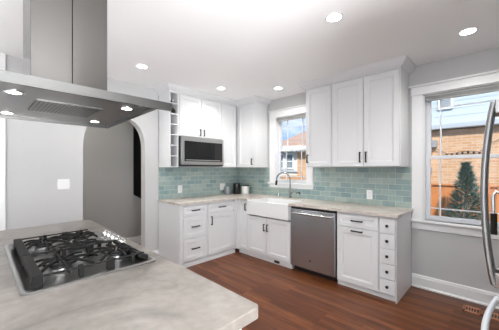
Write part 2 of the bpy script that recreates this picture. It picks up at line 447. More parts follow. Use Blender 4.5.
# ---- windows with casing
def window(name, y0, y1, z0, z1, headtop, apron_bot, sw, muntins_y, mz_low, mz_up, meet):
    root = struct(name, MB(), 'trim_white') if False else None
    m = MB(); c = .113
    m.pbox(PB, y1, y1 + c, 0, .02, z0 - .005, z1).pbox(PB, y0 - c, y0, 0, .02, z0 - .005, z1)      # side casings
    m.pbox(PB, y0 - c - .004, y1 + c + .004, 0, .024, z1, headtop - .02)                            # frieze
    m.pbox(PB, y0 - c - .03, y1 + c + .03, 0, .042, headtop - .02, headtop)                         # cap
    m.pbox(PB, y0 - c - .008, y1 + c + .008, 0, .03, z1 - .004, z1 + .008)                          # fillet
    o = struct(name, m, 'trim_white', bevel=.002)
    m = MB().pbox(PB, y0 - c - .02, y1 + c + .02, -.06, .05, z0 - .025, z0)
    struct('window_sill', m, 'trim_white', o, bevel=.004)
    struct('window_apron', MB().pbox(PB, y0 - c, y1 + c, 0, .018, apron_bot, z0 - .025), 'trim_white', o, bevel=.002)
    m = MB()                                                                                         # jamb liner
    m.pbox(PB, y0, y0 + .012, -.15, 0, z0, z1).pbox(PB, y1 - .012, y1, -.15, 0, z0, z1).pbox(PB, y0, y1, -.15, 0, z1 - .012, z1).pbox(PB, y0, y1, -.15, -.06, z0 - .02, z0 + .004)
    struct('window_jamb', m, 'trim_white', o)
    a, b = y0 + .012, y1 - .012
    for nm, n, zz0, zz1 in (('lower_sash', -.06, z0 + .002, meet + .02), ('upper_sash', -.095, meet - .02, z1 - .012)):
        m = MB(); t = .03
        bot = sw * 1.05 if nm == 'lower_sash' else .04
        m.pbox(PB, a + sw, b - sw, n - t, n, zz0, zz0 + bot).pbox(PB, a + sw, b - sw, n - t, n, zz1 - .04, zz1)
        m.pbox(PB, a, a + sw, n - t, n, zz0, zz1).pbox(PB, b - sw, b, n - t, n, zz0, zz1)
        s = struct(nm, m, 'vinyl', o, bevel=.002)
        m = MB()
        for y in muntins_y: m.pbox(PB, y - .0075, y + .0075, n - .022, n - .010, zz0 + .02, zz1 - .02)
        zr = mz_low if nm == 'lower_sash' else mz_up
        m.pbox(PB, a + sw * .6, b - sw * .6, n - .0215, n - .0105, zr - .006, zr + .006)
        struct('muntin', m, 'vinyl', s)
        struct('glass_pane', MB().pbox(PB, a + sw * .7, b - sw * .7, n - .018, n - .014, zz0 + .02, zz1 - .02), 'window_glass', s)
    return o
win1 = window('window_1', W1[0], W1[1], W1[2], W1[3], 2.325, .672, .045, (-3.232, -3.95), .915, 2.06, 1.495)
win2 = window('window_2', W2[0], W2[1], W2[2], W2[3], 2.36, 1.047, .045, (-1.113, -1.41), 1.235, 2.07, 1.68)

def blind(name, y0, y1, ztop, drop, label):
    t = thing(name, label, 'window blind', (.03, (y0 + y1) / 2, ztop - drop))
    obj('headrail', MB().pbox(PB, y0, y1, -.05, -.012, ztop - .022, ztop), 'blind_slat', t, bevel=.002)
    m = MB(); z = ztop - .026
    while z > ztop - drop + .008:
        m.pbox(PB, y0 + .004, y1 - .004, -.052, -.012, z - .0035, z); z -= .0065
    obj('slat_stack', m, 'blind_slat', t)
    obj('bottom_rail', MB().pbox(PB, y0 + .004, y1 - .004, -.05, -.014, ztop - drop - .006, ztop - drop + .006), 'blind_slat', t, bevel=.002)
blind('window_blind', W1[0] + .014, W1[1] - .014, W1[3] - .013, .062, 'grey slatted blind drawn up to the top of the wide window by the refrigerator')
blind('window_blind', W2[0] + .014, W2[1] - .014, W2[3] - .013, .055, 'grey slatted blind drawn up to the top of the narrow window over the sink')

# ================================================================ cabinets
def pull(P, u, z, n, parent, length, vertical):
    m = MB(); h = length / 2; w = .0075
    if vertical:
        m.pbox(P, u - w, u + w, n + .022, n + .032, z - h, z + h)
        for s in (-1, 1): m.pbox(P, u - w * .9, u + w * .9, n, n + .028, z + s * (h - .006) - .006, z + s * (h - .006) + .006)
    else:
        m.pbox(P, u - h, u + h, n + .022, n + .032, z - w, z + w)
        for s in (-1, 1): m.pbox(P, u + s * (h - .006) - .006, u + s * (h - .006) + .006, n, n + .028, z - w * .9, z + w * .9)
    return obj('handle', m, 'black_metal', parent, bevel=.0025)
def knob(P, u, z, n, parent):
    ax = P(0, 1, 0)
    m = MB().lathe(P(u, n, z), [(.007, 0), (.006, .012), (.011, .018), (.0155, .022), (.0155, .027), (.011, .031), (.001, .032)], 20, ax)
    return obj('knob', m, 'black_metal', parent, smooth=True)
G = .0032
def front(kind, P, u0, u1, z0, z1, n, parent, fw=.055):
    m = MB().shaker(P, u0 + G, u1 - G, z0 + G, z1 - G, n, .02, fw)
    return obj(kind, m, 'cabinet_white', parent)

BZ = .045       # bottom of the door fronts
FT = CT - TH    # top of carcass
def base_body(P, u0, u1, t, toe=.02, ztop=None, nb=.59):
    zt = ztop or FT - .001
    m = MB().pbox(P, u0, u1, .012, nb - .002, .06, zt)
    m.pbox(P, u0, u1, .012, nb - toe, 0, .062)
    return obj('body', m, 'cabinet_white', t, bevel=.001)

# --- back wall: three-drawer cabinet
t = thing('drawer_cabinet', 'white base cabinet with three stacked drawers at the left end of the back-wall worktop', 'cabinet', (-1.4, -.3, 0))
base_body(PA, XA + .003, -1.192, t)
obj('side_panel', MB().pbox(PA, XA - .006, XA + .002, .012, .612, 0, FT - .001), 'cabinet_white', t, bevel=.001)
obj('face_frame', MB().pbox(PA, XA + .003, XA + .045, .5895, .607, .0, FT - .002).pbox(PA, XA + .045, -1.192, .5885, .600, .0, .055), 'cabinet_white', t, bevel=.001)
for z0, z1 in ((.70, .84), (.40, .685), (.085, .385)):
    d = front('drawer', PA, -1.602, -1.205, z0, z1, .589, t, .04 if z1 > .8 else .05)
    pull(PA, -1.405, (z0 + z1) / 2 + .01, .609, d, .13, False)
# --- back wall: door + drawer cabinet up to the corner
t = thing('base_cabinet', 'white base cabinet with one drawer over one door beside the inside corner', 'cabinet', (-.9, -.3, 0))
base_body(PA, -1.19, -.615, t)
obj('face_frame', MB().pbox(PA, -1.19, -.63, .5885, .600, .0, .055), 'cabinet_white', t)
obj('corner_filler', MB().box(-.664, -.589, -.607, -.5885, .0625, .868), 'cabinet_white', t)
d = front('drawer', PA, -1.18, -.665, .70, .84, .589, t, .04); pull(PA, -.92, .78, .609, d, .13, False)
d = front('door', PA, -1.18, -.665, .085, .685, .589, t); pull(PA, -1.125, .59, .609, d, .13, True)

# --- right wall base run
t = thing('corner_cabinet', 'narrow white base cabinet with one slim door between the corner and the sink', 'cabinet', (-.3, -.75, 0))
base_body(PB, -.868, -.637, t)
obj('corner_filler', MB().box(-.607, -.5885, -.6595, -.6075, .0625, .868), 'cabinet_white', t)
d = front('door', PB, -.865, -.66, .085, .84, .589, t, .045); pull(PB, -.828, .765, .609, d, .11, True)
t = thing('sink_cabinet', 'white two-door base cabinet under the apron-front sink', 'cabinet', (-.3, -1.275, 0))
m = MB().pbox(PB, -1.678, -.870, .012, .588, .06, .60).pbox(PB, -1.678, -.870, .012, .575, 0, .062)
m.pbox(PB, -.884, -.870, .012, .588, .6, FT - .001).pbox(PB, -1.678, -1.664, .012, .588, .6, FT - .001)
obj('body', m, 'cabinet_white', t, bevel=.001)
d = front('door', PB, -1.243, -.872, .085, .645, .589, t); pull(PB, -1.213, .50, .609, d, .105, True)
d = front('door', PB, -1.672, -1.247, .085, .645, .589, t); pull(PB, -1.277, .50, .609, d, .105, True)
t2 = tag(obj('toe_kick_register', MB().pbox(PB, -1.465, -1.375, .576, .584, .018, .052), 'black_plastic', bevel=.001, loc=(-.58, -1.42, .018)),
    'small black vent grille in the toe kick below the sink cabinet', 'vent')

t = thing('pull_out_cabinet', 'white base cabinet with a shallow drawer over one wide front, right of the dishwasher', 'cabinet', (-.3, -2.565, 0))
base_body(PB, -2.800, -2.328, t)
d = front('drawer', PB, -2.795, -2.335, .705, .845, .589, t, .035); pull(PB, -2.572, .782, .609, d, .125, False)
d = front('door', PB, -2.795, -2.335, .062, .697, .589, t, .06); pull(PB, -2.572, .668, .609, d, .125, False)
t = thing('spice_drawer_cabinet', 'slim white base cabinet with five small knobbed drawers at the right end of the run', 'cabinet', (-.3, -2.885, 0))
base_body(PB, YB + .008, -2.802, t)
obj('side_panel', MB().pbox(PB, YB - .002, YB + .0075, .034, .612, 0, FT - .001), 'cabinet_white', t, bevel=.001)
zs = [.066, .222, .379, .536, .693, .849]
for i in range(5):
    d = obj('drawer', MB().pbox(PB, -2.957 + G, -2.806 - G, .589, .608, zs[i] + G, zs[i + 1] - G), 'cabinet_white', t, bevel=.002)
    knob(PB, -2.884, (zs[i] + zs[i + 1]) / 2 + .005, .608, d)

# --- dishwasher
t = thing('dishwasher', 'stainless steel dishwasher with a bar handle, built in right of the sink', 'dishwasher', (-.3, -2.005, 0))
obj('body', MB().pbox(PB, -2.322, -1.686, .012, .575, .09, FT - .004), 'black_plastic', t)
obj('toe_kick', MB().pbox(PB, -2.322, -1.686, .012, .53, 0, .089), 'black_plastic', t)
dr = obj('door', MB().pbox(PB, -2.318, -1.690, .5755, .625, .08, .835), 'steel_v', t, bevel=.006)
obj('control_strip', MB().pbox(PB, -2.314, -1.694, .5755, .618, .837, .862), 'black_plastic', t, bevel=.003)
path = [PB(-1.735, .624, .785)] + [PB(-1.735 - .535 * k / 12, .650 + .012 * sin(pi * k / 12), .785) for k in range(13)] + [PB(-2.27, .624, .785)]
obj('handle', MB().tube(path, .0125, 12), 'chrome', dr, smooth=True)
obj('badge', MB().lathe(PB(-1.985, .625, .195), [(.012, 0), (.012, .002), (.001, .0025)], 20, (-1, 0, 0)), 'black_plastic', dr)

# --- worktop (one continuous L, cut around the sink)
SY0, SY1 = -1.665, -.883           # sink extents
m = MB(); z0, z1 = FT, CT
m.pbox(PA, XA - .02, -.64, .0085, .64, z0, z1)
m.box(-.64, -.0085, SY1 + .001, -.0085, z0, z1)
m.pbox(PB, SY0, SY1 + .001, .0085, .135, z0, z1)
m.pbox(PB, YB - .022, SY0, .0085, .64, z0, z1)
bmesh.ops.remove_doubles(m.bm, verts=m.bm.verts, dist=.0001)
tag(obj('worktop', m, 'counter_stone', loc=(-.3, -.3, FT)), 'pale stone worktop with faint grey veins running around the corner over the base cabinets', 'worktop')

# --- farmhouse sink
t = thing('farmhouse_sink', 'white apron-front farmhouse sink set into the worktop under the narrow window', 'sink', (-.4, -1.275, .65))
m = MB()
a, b = SY0 + .003, SY1 - .003; n0, n1 = .138, .650; zt = .882; zb = .664; w = .028
def rect(u0, u1, q0, q1, z): return [m.bm.verts.new(PB(u, n, z)) for u, n in ((u0, q0), (u1, q0), (u1, q1), (u0, q1))]
ls = [rect(a, b, n0, n1, zb), rect(a, b, n0, n1, zt), rect(a + w, b - w, n0 + w, n1 - w, zt), rect(a + w + .012, b - w - .012, n0 + w + .012, n1 - w - .012, zb + .03)]
for i in range(3):
    for k in range(4):
        j = (k + 1) % 4; m.bm.faces.new([ls[i][k], ls[i][j], ls[i + 1][j], ls[i + 1][k]])
m.bm.faces.new(ls[0][::-1]); m.bm.faces.new(ls[3])
obj('basin', m, 'fireclay', t, bevel=.009, seg=3)
obj('drain', MB().lathe((-.36, -1.275, zb + .031), [(.045, 0), (.045, .003), (.03, .004), (.001, .002)], 24), 'chrome', t)

# --- faucet
t = thing('kitchen_faucet', 'tall chrome gooseneck faucet behind the farmhouse sink', 'faucet', (-.085, -1.30, CT))
obj('base', MB().lathe((-.085, -1.30, CT), [(.028, 0), (.028, .008), (.019, .014), (.017, .10), (.019, .115), (.013, .13)], 24), 'faucet_steel', t, smooth=True)
path = [(-.085, -1.30, CT + .12), (-.085, -1.30, CT + .30)]
for k in range(1, 13):
    th = pi * k / 12
    path.append((-.085 - .045 * (1 - cos(th)), -1.30 + .10 * (1 - cos(th)), CT + .30 + .10 * sin(th)))
path.append((-.176, -1.098, CT + .27))
obj('spout', MB().tube(path, .0115, 14), 'faucet_steel', t, smooth=True)
obj('spray_head', MB().tube([(-.176, -1.098, CT + .275), (-.178, -1.096, CT + .25), (-.181, -1.092, CT + .20)], [.014, .018, .017], 14), 'black_metal', t, smooth=True)
obj('lever', MB().tube([(-.085, -1.318, CT + .075), (-.085, -1.345, CT + .08), (-.09, -1.365, CT + .13)], [.010, .009, .006], 10), 'faucet_steel', t, smooth=True)
t = thing('soap_dispenser', 'small black-topped soap dispenser right of the faucet', 'soap dispenser', (-.085, -1.475, CT))
obj('body', MB().lathe((-.085, -1.475, CT), [(.022, 0), (.022, .006), (.015, .012), (.014, .075), (.009, .08)], 20), 'chrome', t, smooth=True)
obj('pump', MB().lathe((-.085, -1.475, CT + .08), [(.010, 0), (.015, .002), (.015, .016), (.001, .018)], 20).tube([(-.085, -1.475, CT + .091), (-.12, -1.455, CT + .093), (-.135, -1.446, CT + .084)], .006, 10), 'black_metal', t, smooth=True)
t = thing('air_gap', 'short chrome sink air gap left of the faucet', 'air gap', (-.085, -1.065, CT))
obj('body', MB().lathe((-.085, -1.065, CT), [(.024, 0), (.024, .004), (.018, .008), (.018, .055), (.013, .064), (.001, .066)], 20), 'chrome', t, smooth=True)

# --- wall cabinets
def upper_body(P, u0, u1, z0, t, n=.33):
    return obj('body', MB().pbox(P, u0, u1, .0085, n, z0, UT + .02), 'cabinet_white', t, bevel=.001)
UN = .3305
# wine rack (open cells)
t = thing('wine_rack', 'narrow white column of seven open bottle cubbies at the left end of the wall cabinets', 'wine rack', (-1.58, -.17, UB))
x0, x1 = XA, -1.517
m = MB().pbox(PA, x0, x0 + .008, .0085, .345, UB, UT + .02).pbox(PA, x1 - .012, x1, .0085, .345, UB, UT + .02)
m.pbox(PA, x0, x1, .0085, .02, UB, UT + .02)
nc = 7; zlo, zhi = UB + .012, UT - .005
m.pbox(PA, x0 + .008, x1 - .012, .02, .344, UB, zlo).pbox(PA, x0 + .008, x1 - .012, .02, .344, zhi, UT + .02)
for i in range(1, nc):
    z = zlo + (zhi - zlo) * i / nc
    m.pbox(PA, x0 + .008, x1 - .012, .02, .344, z - .007, z + .007)
obj('body', m, 'cabinet_white', t, bevel=.001)
cell = (zhi - zlo) / nc
def bottle(i, label):
    z = zlo + cell * i + .007 + .0395
    t = thing('wine_bottle', label, 'bottle', (-1.584, -.17, z - .0385))
    yb, sg = (-.03, -1) if i == 6 else (-.325, 1)
    obj('glass', MB().lathe((-1.587, yb, z - .0005), [(.03, 0), (.037, .006), (.037, .18), (.03, .205), (.015, .23), (.0135, .27)], 24, (0, sg, 0)), 'bottle_glass', t, smooth=True)
    obj('foil_cap', MB().lathe((-1.587, yb + sg * .2695, z - .0005), [(.0142, 0), (.0142, .02), (.001, .0205)], 20, (0, sg, 0)), 'bottle_foil' if i == 6 else 'black_plastic', t, smooth=True)
bottle(6, 'wine bottle with a pale foil cap lying in the topmost cubby of the wine rack')
bottle(5, 'dark wine bottle lying in the second cubby from the top, beside the hood tip')

# cabinet above microwave
t = thing('microwave_cabinet', 'white two-door wall cabinet directly above the microwave', 'cabinet', (-1.1, -.17, 1.84))
upper_body(PA, -1.515, -.716, 1.845, t)
d = front('door', PA, -1.505, -1.112, 1.852, UT - .005, UN, t); pull(PA, -1.147, 1.925, UN + .02, d, .105, True)
d = front('door', PA, -1.108, -.716, 1.852, UT - .005, UN, t); pull(PA, -1.072, 1.925, UN + .02, d, .105, True)
t = thing('wall_cabinet', 'tall white wall cabinet with one plain door between the microwave and the corner', 'cabinet', (-.53, -.17, UB))
upper_body(PA, -.714, -.352, UB, t)
front('door', PA, -.711, -.372, UB + .003, UT - .005, UN, t)
t = thing('wall_cabinet', 'tall white single-door wall cabinet left of the narrow window', 'cabinet', (-.17, -.5, UB))
obj('body', MB().pbox(PB, -.772, -.0085, .0085, .33, UB, UT + .02), 'cabinet_white', t, bevel=.001)
d = front('door', PB, -.768, -.375, UB + .003, UT - .005, UN, t); pull(PB, -.722, UB + .095, UN + .02, d, .105, True)
t = thing('wall_cabinet', 'tall white single-door wall cabinet right of the narrow window', 'cabinet', (-.17, -1.95, UB))
upper_body(PB, -2.139, -1.742, UB, t)
d = front('door', PB, -2.132, -1.752, UB + .003, UT - .005, UN, t); pull(PB, -1.787, UB + .115, UN + .02, d, .115, True)
t = thing('wall_cabinet', 'wide white two-door wall cabinet at the right end of the run', 'cabinet', (-.17, -2.54, UB))
upper_body(PB, -2.938, -2.141, UB, t)
d = front('door', PB, -2.541, -2.150, UB + .003, UT - .005, UN, t); pull(PB, -2.508, UB + .115, UN + .02, d, .125, True)
d = front('door', PB, -2.930, -2.545, UB + .003, UT - .005, UN, t); pull(PB, -2.578, UB + .115, UN + .02, d, .125, True)

# crown mouldings: profile swept along cabinet tops with mitred corners
CPROF = [(0, .0), (.006, .0), (.006, .014), (.014, .02), (.03, .03), (.052, .052), (.066, .07), (.07, .082), (.078, .084), (.078, H - UT - .004 - .0005), (-.012, H - UT - .004 - .0005), (-.012, 0)]
def crown(name, pts, outs):
    # pts: path vertices (x,y); outs: outward mitre vectors at each vertex (already scaled)
    m = MB(); rings = []
    for (x, y), (ox, oy) in zip(pts, outs):
        rings.append([m.bm.verts.new((x + ox * d, y + oy * d, UT + .004 + z)) for d, z in CPROF])
    n = len(CPROF)
    for a in range(len(rings) - 1):
        for k in range(n):
            j = (k + 1) % n; m.bm.faces.new([rings[a][k], rings[a][j], rings[a + 1][j], rings[a + 1][k]])
    m.bm.faces.new(rings[0]); m.bm.faces.new(rings[-1][::-1])
    return struct(name, m, 'cabinet_white')
nf = UN + .015
crown('trim_4', [(XA, -.001), (XA, -nf), (-nf, -nf), (-nf, -.772), (-.001, -.772)], [(-1, 0), (-1, -1), (-1, -1), (-1, -1), (0, -1)])
crown('trim_5', [(-.001, -1.742), (-nf, -1.742), (-nf, -2.938), (-.001, -2.938)], [(0, 1), (-1, 1), (-1, -1), (0, -1)])

# --- microwave
t = thing('microwave', 'stainless over-the-range style microwave with a black glass door, under the two-door wall cabinet', 'microwave', (-1.115, -.2, 1.405))
obj('body', MB().pbox(PA, -1.510, -.722, .0085, .385, 1.405, 1.842), 'black_plastic', t, bevel=.002)
dr = obj('door', MB().pbox(PA, -1.510, -.722, .3855, .418, 1.425, 1.840), 'steel_h', t, bevel=.004)
obj('window', MB().pbox(PA, -1.462, -.752, .414, .4195, 1.475, 1.775), 'black_glass', dr, bevel=.001)
obj('control_panel', MB().pbox(PA, -.905, -.756, .4196, .4205, 1.482, 1.768), 'black_plastic', dr)
obj('handle', MB().pbox(PA, -1.44, -.80, .4196, .4225, 1.488, 1.500), 'steel_h', dr, bevel=.001)
obj('vent_strip', MB().pbox(PA, -1.505, -.727, .3, .41, 1.408, 1.423), 'black_plastic', t)

# --- plates
def plate(name, P, u, z, n, label, cat, kind, w=.075):
    c = P(u, n, z)
    t = thing(name, label, cat, c)
    obj('cover_plate', MB().pbox(P, u - w / 2, u + w / 2, n, n + .006, z - .06, z + .06), 'plate_white', t, bevel=.002)
    if kind == 'outlet':
        for dz in (-.022, .022):
            s = obj('socket', MB().pbox(P, u - .016, u + .016, n + .006, n + .008, z + dz - .015, z + dz + .015), 'plate_white', t, bevel=.001)
            obj('slot', MB().pbox(P, u - .008, u - .005, n + .008, n + .0083, z + dz - .006, z + dz + .006).pbox(P, u + .005, u + .008, n + .008, n + .0083, z + dz - .006, z + dz + .006), 'plate_slot', s)
    else:
        k = round(w / .045)
        for i in range(k):
            du = (i - (k - 1) / 2) * .046
            obj('rocker', MB().pbox(P, u + du - .016, u + du + .016, n + .006, n + .009, z - .033, z + .033), 'plate_white', t, bevel=.001)
plate('wall_outlet', PA, -1.29, 1.038, .0085, 'white outlet on the teal tiles nearest the arch', 'outlet', 'outlet')
plate('light_switch', PA, -.405, 1.035, .0085, 'white switch plate on the teal tiles left of the grey canister', 'switch', 'switch', .115)
plate('wall_outlet', PB, -2.495, 1.03, .0085, 'white outlet on the teal tiles above the worktop right of the dishwasher', 'outlet', 'outlet')
plate('light_switch', PA, -2.84, 1.182, .0, 'white two-gang switch plate on the bare grey wall left of the arch', 'switch', 'switch', .118)

# --- canisters
def canister(x, y, r, h, mat, lid, label):
    t = thing('canister', label, 'canister', (x, y, CT))
    obj('jar', MB().lathe((x, y, CT), [(r * .9, 0), (r * .95, .004), (r, .02), (r, h - .02)], 28), mat, t, smooth=True)
    obj('lid', MB().lathe((x, y, CT + h - .0195), [(r * 1.03, 0), (r * 1.03, .012), (r * .9, .018), (.012, .02), (.012, .024)], 28), lid, t, smooth=True)
canister(-.375, -.125, .060, .145, 'ceramic_grey', 'ceramic_grey', 'grey metal canister, leftmost of the three in the corner')
canister(-.215, -.195, .064, .20, 'ceramic_black', 'ceramic_black', 'black canister, tallest of the three in the corner')
canister(-.145, -.352, .070, .17, 'ceramic_white', 'ceramic_black', 'white canister with a dark rim, rightmost of the three in the corner')

# --- floor register
t = thing('floor_register', 'copper coloured floor vent with dark slots in the floor by the refrigerator', 'floor vent', (-.225, -3.59, 0))
y0, y1 = -3.74, -3.455; xx0, xx1 = -.305, -.155
m = MB().box(xx0, xx1, y0, y0 + .02, .0, .006).box(xx0, xx1, y1 - .02, y1, 0, .006).box(xx0, xx0 + .04, y0, y1, 0, .006).box(xx1 - .04, xx1, y0, y1, 0, .006)
m.box(xx0, xx1, (y0 + y1) / 2 - .012, (y0 + y1) / 2 + .012, 0, .006)
y = y0 + .035
while y < y1 - .02:
    m.box(xx0 + .03, xx1 - .03, y, y + .007, .001, .006); y += .0205
obj('grille', m, 'copper_register', t)
obj('duct', MB().box(xx0 + .03, xx1 - .03, y0 + .01, y1 - .01, .0005, .0015), 'register_dark', t)
t = thing('wall_register', 'low light grey vent grille on the dim hallway wall behind the arch', 'vent', (-1.6, HY - .02, .08))
PH = lambda u, n, z: Vector((u, HY - n, z))
m = MB().pbox(PH, -1.70, -1.51, .017, .025, .155, .175).pbox(PH, -1.70, -1.51, 0, .012, .29, .31).pbox(PH, -1.70, -1.68, 0, .012, .15, .31).pbox(PH, -1.53, -1.51, 0, .012, .15, .31)
obj('frame', m, 'dim_wall_paint', t)
m = MB()
for k in range(5): m.pbox(PH, -1.68, -1.53, .0, .008, .18 + k * .022, .19 + k * .022)
obj('louvers', m, 'dim_wall_paint', t)

# ================================================================ ceiling lights
def can(x, y, label):
    t = thing('recessed_light', label, 'ceiling light', (x, y, H), 'recessed ceiling lights')
    m = MB(); prof = [(.068, 0), (.068, -.004), (.056, -.006), (.054, -.002), (.054, 0)]
    m.lathe((x, y, H), prof, 32)
    obj('trim_ring', m, 'trim_white', t, smooth=True)
    obj('lens', MB().lathe((x, y, H - .0065), [(.0535, 0), (.0535, .0005), (.001, .0006)], 32), 'lamp_glow', t)
    l = lamp('bulb', 'SPOT', (x, y, H - .02), (0, 0, -1), 17, (1, .985, .96), spot_size=radians(150), spot_blend=.8, shadow_soft_size=.06)
    l.parent = t; l.location = (0, 0, -.02)
    return t
can(-1.596, -2.785, 'round recessed ceiling light above the open floor, the largest in view')
can(-.592, -3.522, 'round recessed ceiling light nearest the wide window')
can(-2.22, -.728, 'round recessed ceiling light in front of the arch')
can(-.466, -1.352, 'round recessed ceiling light above the sink')
can(-2.80, -4.30, 'added ceiling light behind the camera, meant to reflect in the hood chimney')  # unseen lamp, added to streak the chimney with its reflection
can(-1.051, -.747, 'round recessed ceiling light in front of the microwave cabinet')

# ================================================================ island
t = thing('kitchen_island', 'white cabinet island carrying the stone top, in the left foreground', 'island', (-3.4, -2.1, 0))
obj('body', MB().box(-3.88, -2.915, -3.10, -1.06, .0, .858), 'cabinet_white', t, bevel=.003)
for k in range(3):
    a = -3.06 + k * .67
    obj('side_panel', MB().shaker(lambda u, n, z: Vector((-2.915 + n, u, z)), a, a + .63, .12, .84, 0, .012, .06), 'cabinet_white', t)
m = MB()
pts = [(-3.98, -3.135), (-2.884, -3.135)]
for k in range(1, 5): pass
pts = [(-3.98, -3.150), (-2.887, -3.150), (-2.873, -3.136), (-2.832, -1.06), (-2.87, -1.015), (-3.98, -1.045)]
m.prism([(x, y, .86) for x, y in pts], (0, 0, .04))
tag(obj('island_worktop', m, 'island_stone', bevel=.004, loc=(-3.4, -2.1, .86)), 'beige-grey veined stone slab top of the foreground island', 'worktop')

# cooktop
IZ = .90
cx0, cx1, cy0, cy1 = -3.435, -2.912, -2.492, -1.59
t = thing('gas_cooktop', 'stainless five-burner gas cooktop with black grates set in the island', 'cooktop', ((cx0 + cx1) / 2, (cy0 + cy1) / 2, IZ))
m = MB()
def rr(x0, x1, y0, y1, r, z, n=6):
    out = []
    for (cx, cy, a0) in ((x1 - r, y1 - r, 0), (x0 + r, y1 - r, pi / 2), (x0 + r, y0 + r, pi), (x1 - r, y0 + r, 1.5 * pi)):
        for k in range(n + 1):
            a = a0 + pi / 2 * k / n; out.append(Vector((cx + r * cos(a), cy + r * sin(a), z)))
    return out
loops = [rr(cx0, cx1, cy0, cy1, .03, IZ + .0005), rr(cx0, cx1, cy0, cy1, .03, IZ + .006), rr(cx0 + .005, cx1 - .005, cy0 + .005, cy1 - .005, .027, IZ + .010),
         rr(cx0 + .02, cx1 - .02, cy0 + .018, cy1 - .018, .02, IZ + .010), rr(cx0 + .028, cx1 - .028, cy0 + .026, cy1 - .026, .016, IZ + .004)]
vl = [[m.bm.verts.new(p) for p in l] for l in loops]
for a in range(len(vl) - 1):
    n = len(vl[a])
    for k in range(n):
        j = (k + 1) % n; m.bm.faces.new([vl[a][k], vl[a][j], vl[a + 1][j], vl[a + 1][k]])
m.bm.faces.new(vl[0][::-1]); m.bm.faces.new(vl[-1])
obj('tray', m, 'steel_tray', t, smooth=True)
mx = (cx0 + cx1) / 2; my = (cy0 + cy1) / 2
burners = [(-3.28, -2.305, .040), (-3.045, -2.305, .036), (-3.155, -2.085, .050), (-3.28, -1.86, .036), (-3.09, -1.84, .038)]
for (bx, by, r) in burners:
    b = obj('burner', MB().lathe((bx, by, IZ + .004), [(r + .022, 0), (r + .022, .004), (r + .006, .008), (r + .004, .02), (r, .022)], 28), 'steel_tray', t, smooth=True)
    obj('burner_cap', MB().lathe((bx, by, IZ + .0265), [(r + .002, 0), (r + .004, .003), (r + .002, .008), (r * .8, .011), (.001, .012)], 28), 'burner_black', b, smooth=True)
GT = IZ + .055      # top of grates
def bar(m, p, q, w=.007, h=.012, sag=0, n=1, cx_=0, cy_=0):
    p = Vector(p); q = Vector(q); d = (q - p); s = Vector((-d.y, d.x, 0)).normalized() * (w / 2)
    pts = []
    for k in range(n + 1):
        f = k / n; c = p + d * f + Vector((cx_, cy_, 0)) * sin(pi * f); c.z += sag * sin(pi * f); pts.append(c)
    for a, b in zip(pts[:-1], pts[1:]):
        m.hexa([a - s, a + s, a + s - Vector((0, 0, h)), a - s - Vector((0, 0, h))], [b - s, b + s, b + s - Vector((0, 0, h)), b - s - Vector((0, 0, h))])
def grate(y0, y1, cent, rail=True, xr=None):
    m = MB(); xl = cx0 + .036; xr = xr or cx1 - .036
    # heavy side rails along the left and right, with rounded tops
    m.box(xl, xl + .034, y0, y1, GT - .030, GT)
    m.box(xl, xl + .034, y0, y0 + .045, IZ + .005, GT - .028); m.box(xl, xl + .034, y1 - .045, y1, IZ + .005, GT - .028)
    if rail:
        m.hexa([Vector((xr - .05, y0, GT - .004)), Vector((xr, y0, GT - .022)), Vector((xr, y1, GT - .022)), Vector((xr - .05, y1, GT - .004))],
               [Vector((xr - .05, y0, GT - .022)), Vector((xr, y0, IZ + .005)), Vector((xr, y1, IZ + .005)), Vector((xr - .05, y1, GT - .022))])
    # thin front and back bars on broad feet
    for y in (y0 + .006, y1 - .006):
        bar(m, (xl + .03, y, GT - .002), (xr - .02, y, GT - .002), .007, .008)
        for f, wd in ((.36, .009), (.62, .016), (.84, .008)):
            xx = xl + (xr - xl) * f
            yy = y + (.008 if y < (y0 + y1) / 2 else -.008)
            m.box(xx - wd, xx + wd, yy - .012, yy + .012, IZ + .005, GT + .001)
    g = obj('grate', m, 'cast_iron', t, bevel=.004)
    f = MB()
    for (bx, by) in cent:
        for k in range(8):
            a = 2 * pi * k / 8 + pi / 8 * (k % 2) * 0
            ex = bx + cos(a) * .5; ey = by + sin(a) * .5
            # clip finger end to the grate frame
            tt = 1
            for lo, hi, c, dd in ((xl + .03, xr - .02, bx, cos(a) * .5), (y0 + .006, y1 - .006, by, sin(a) * .5)):
                if dd > 1e-6: tt = min(tt, (hi - c) / dd)
                if dd < -1e-6: tt = min(tt, (lo - c) / dd)
            tt = min(tt, .30)
            ex = bx + cos(a) * .5 * tt; ey = by + sin(a) * .5 * tt
            bar(f, (bx + cos(a) * .020, by + sin(a) * .020, GT + .002), (ex, ey, GT - .012), .008, .011, sag=.010, n=5)
        # ring around the burner
        pts = [(bx + .068 * cos(2 * pi * k / 20), by + .068 * sin(2 * pi * k / 20), GT - .002) for k in range(21)]
        for a_, b_ in zip(pts[:-1], pts[1:]): bar(f, a_, b_, .006, .009)
    obj('grate_fingers', f, 'cast_iron', g)
grate(cy0 + .028, -2.118, [(b[0], b[1]) for b in burners[:2]])
grate(-2.113, -1.70, [(b[0], b[1]) for b in burners[2:]], rail=False, xr=-3.0)
for k, (kx, ky) in enumerate([(-2.952, -2.13 + .074 * q) for q in range(5)]):
    c = (kx, ky, IZ + .0045)
    kb = obj('control_knob', MB().lathe(c, [(.029, 0), (.029, .005), (.022, .009), (.021, .036), (.018, .041), (.001, .042)], 24), 'knob_metal', t, smooth=True)
    obj('knob_grip', MB().box(kx - .005, kx + .005, ky - .020, ky + .020, IZ + .040, IZ + .058), 'knob_metal', kb, bevel=.002)

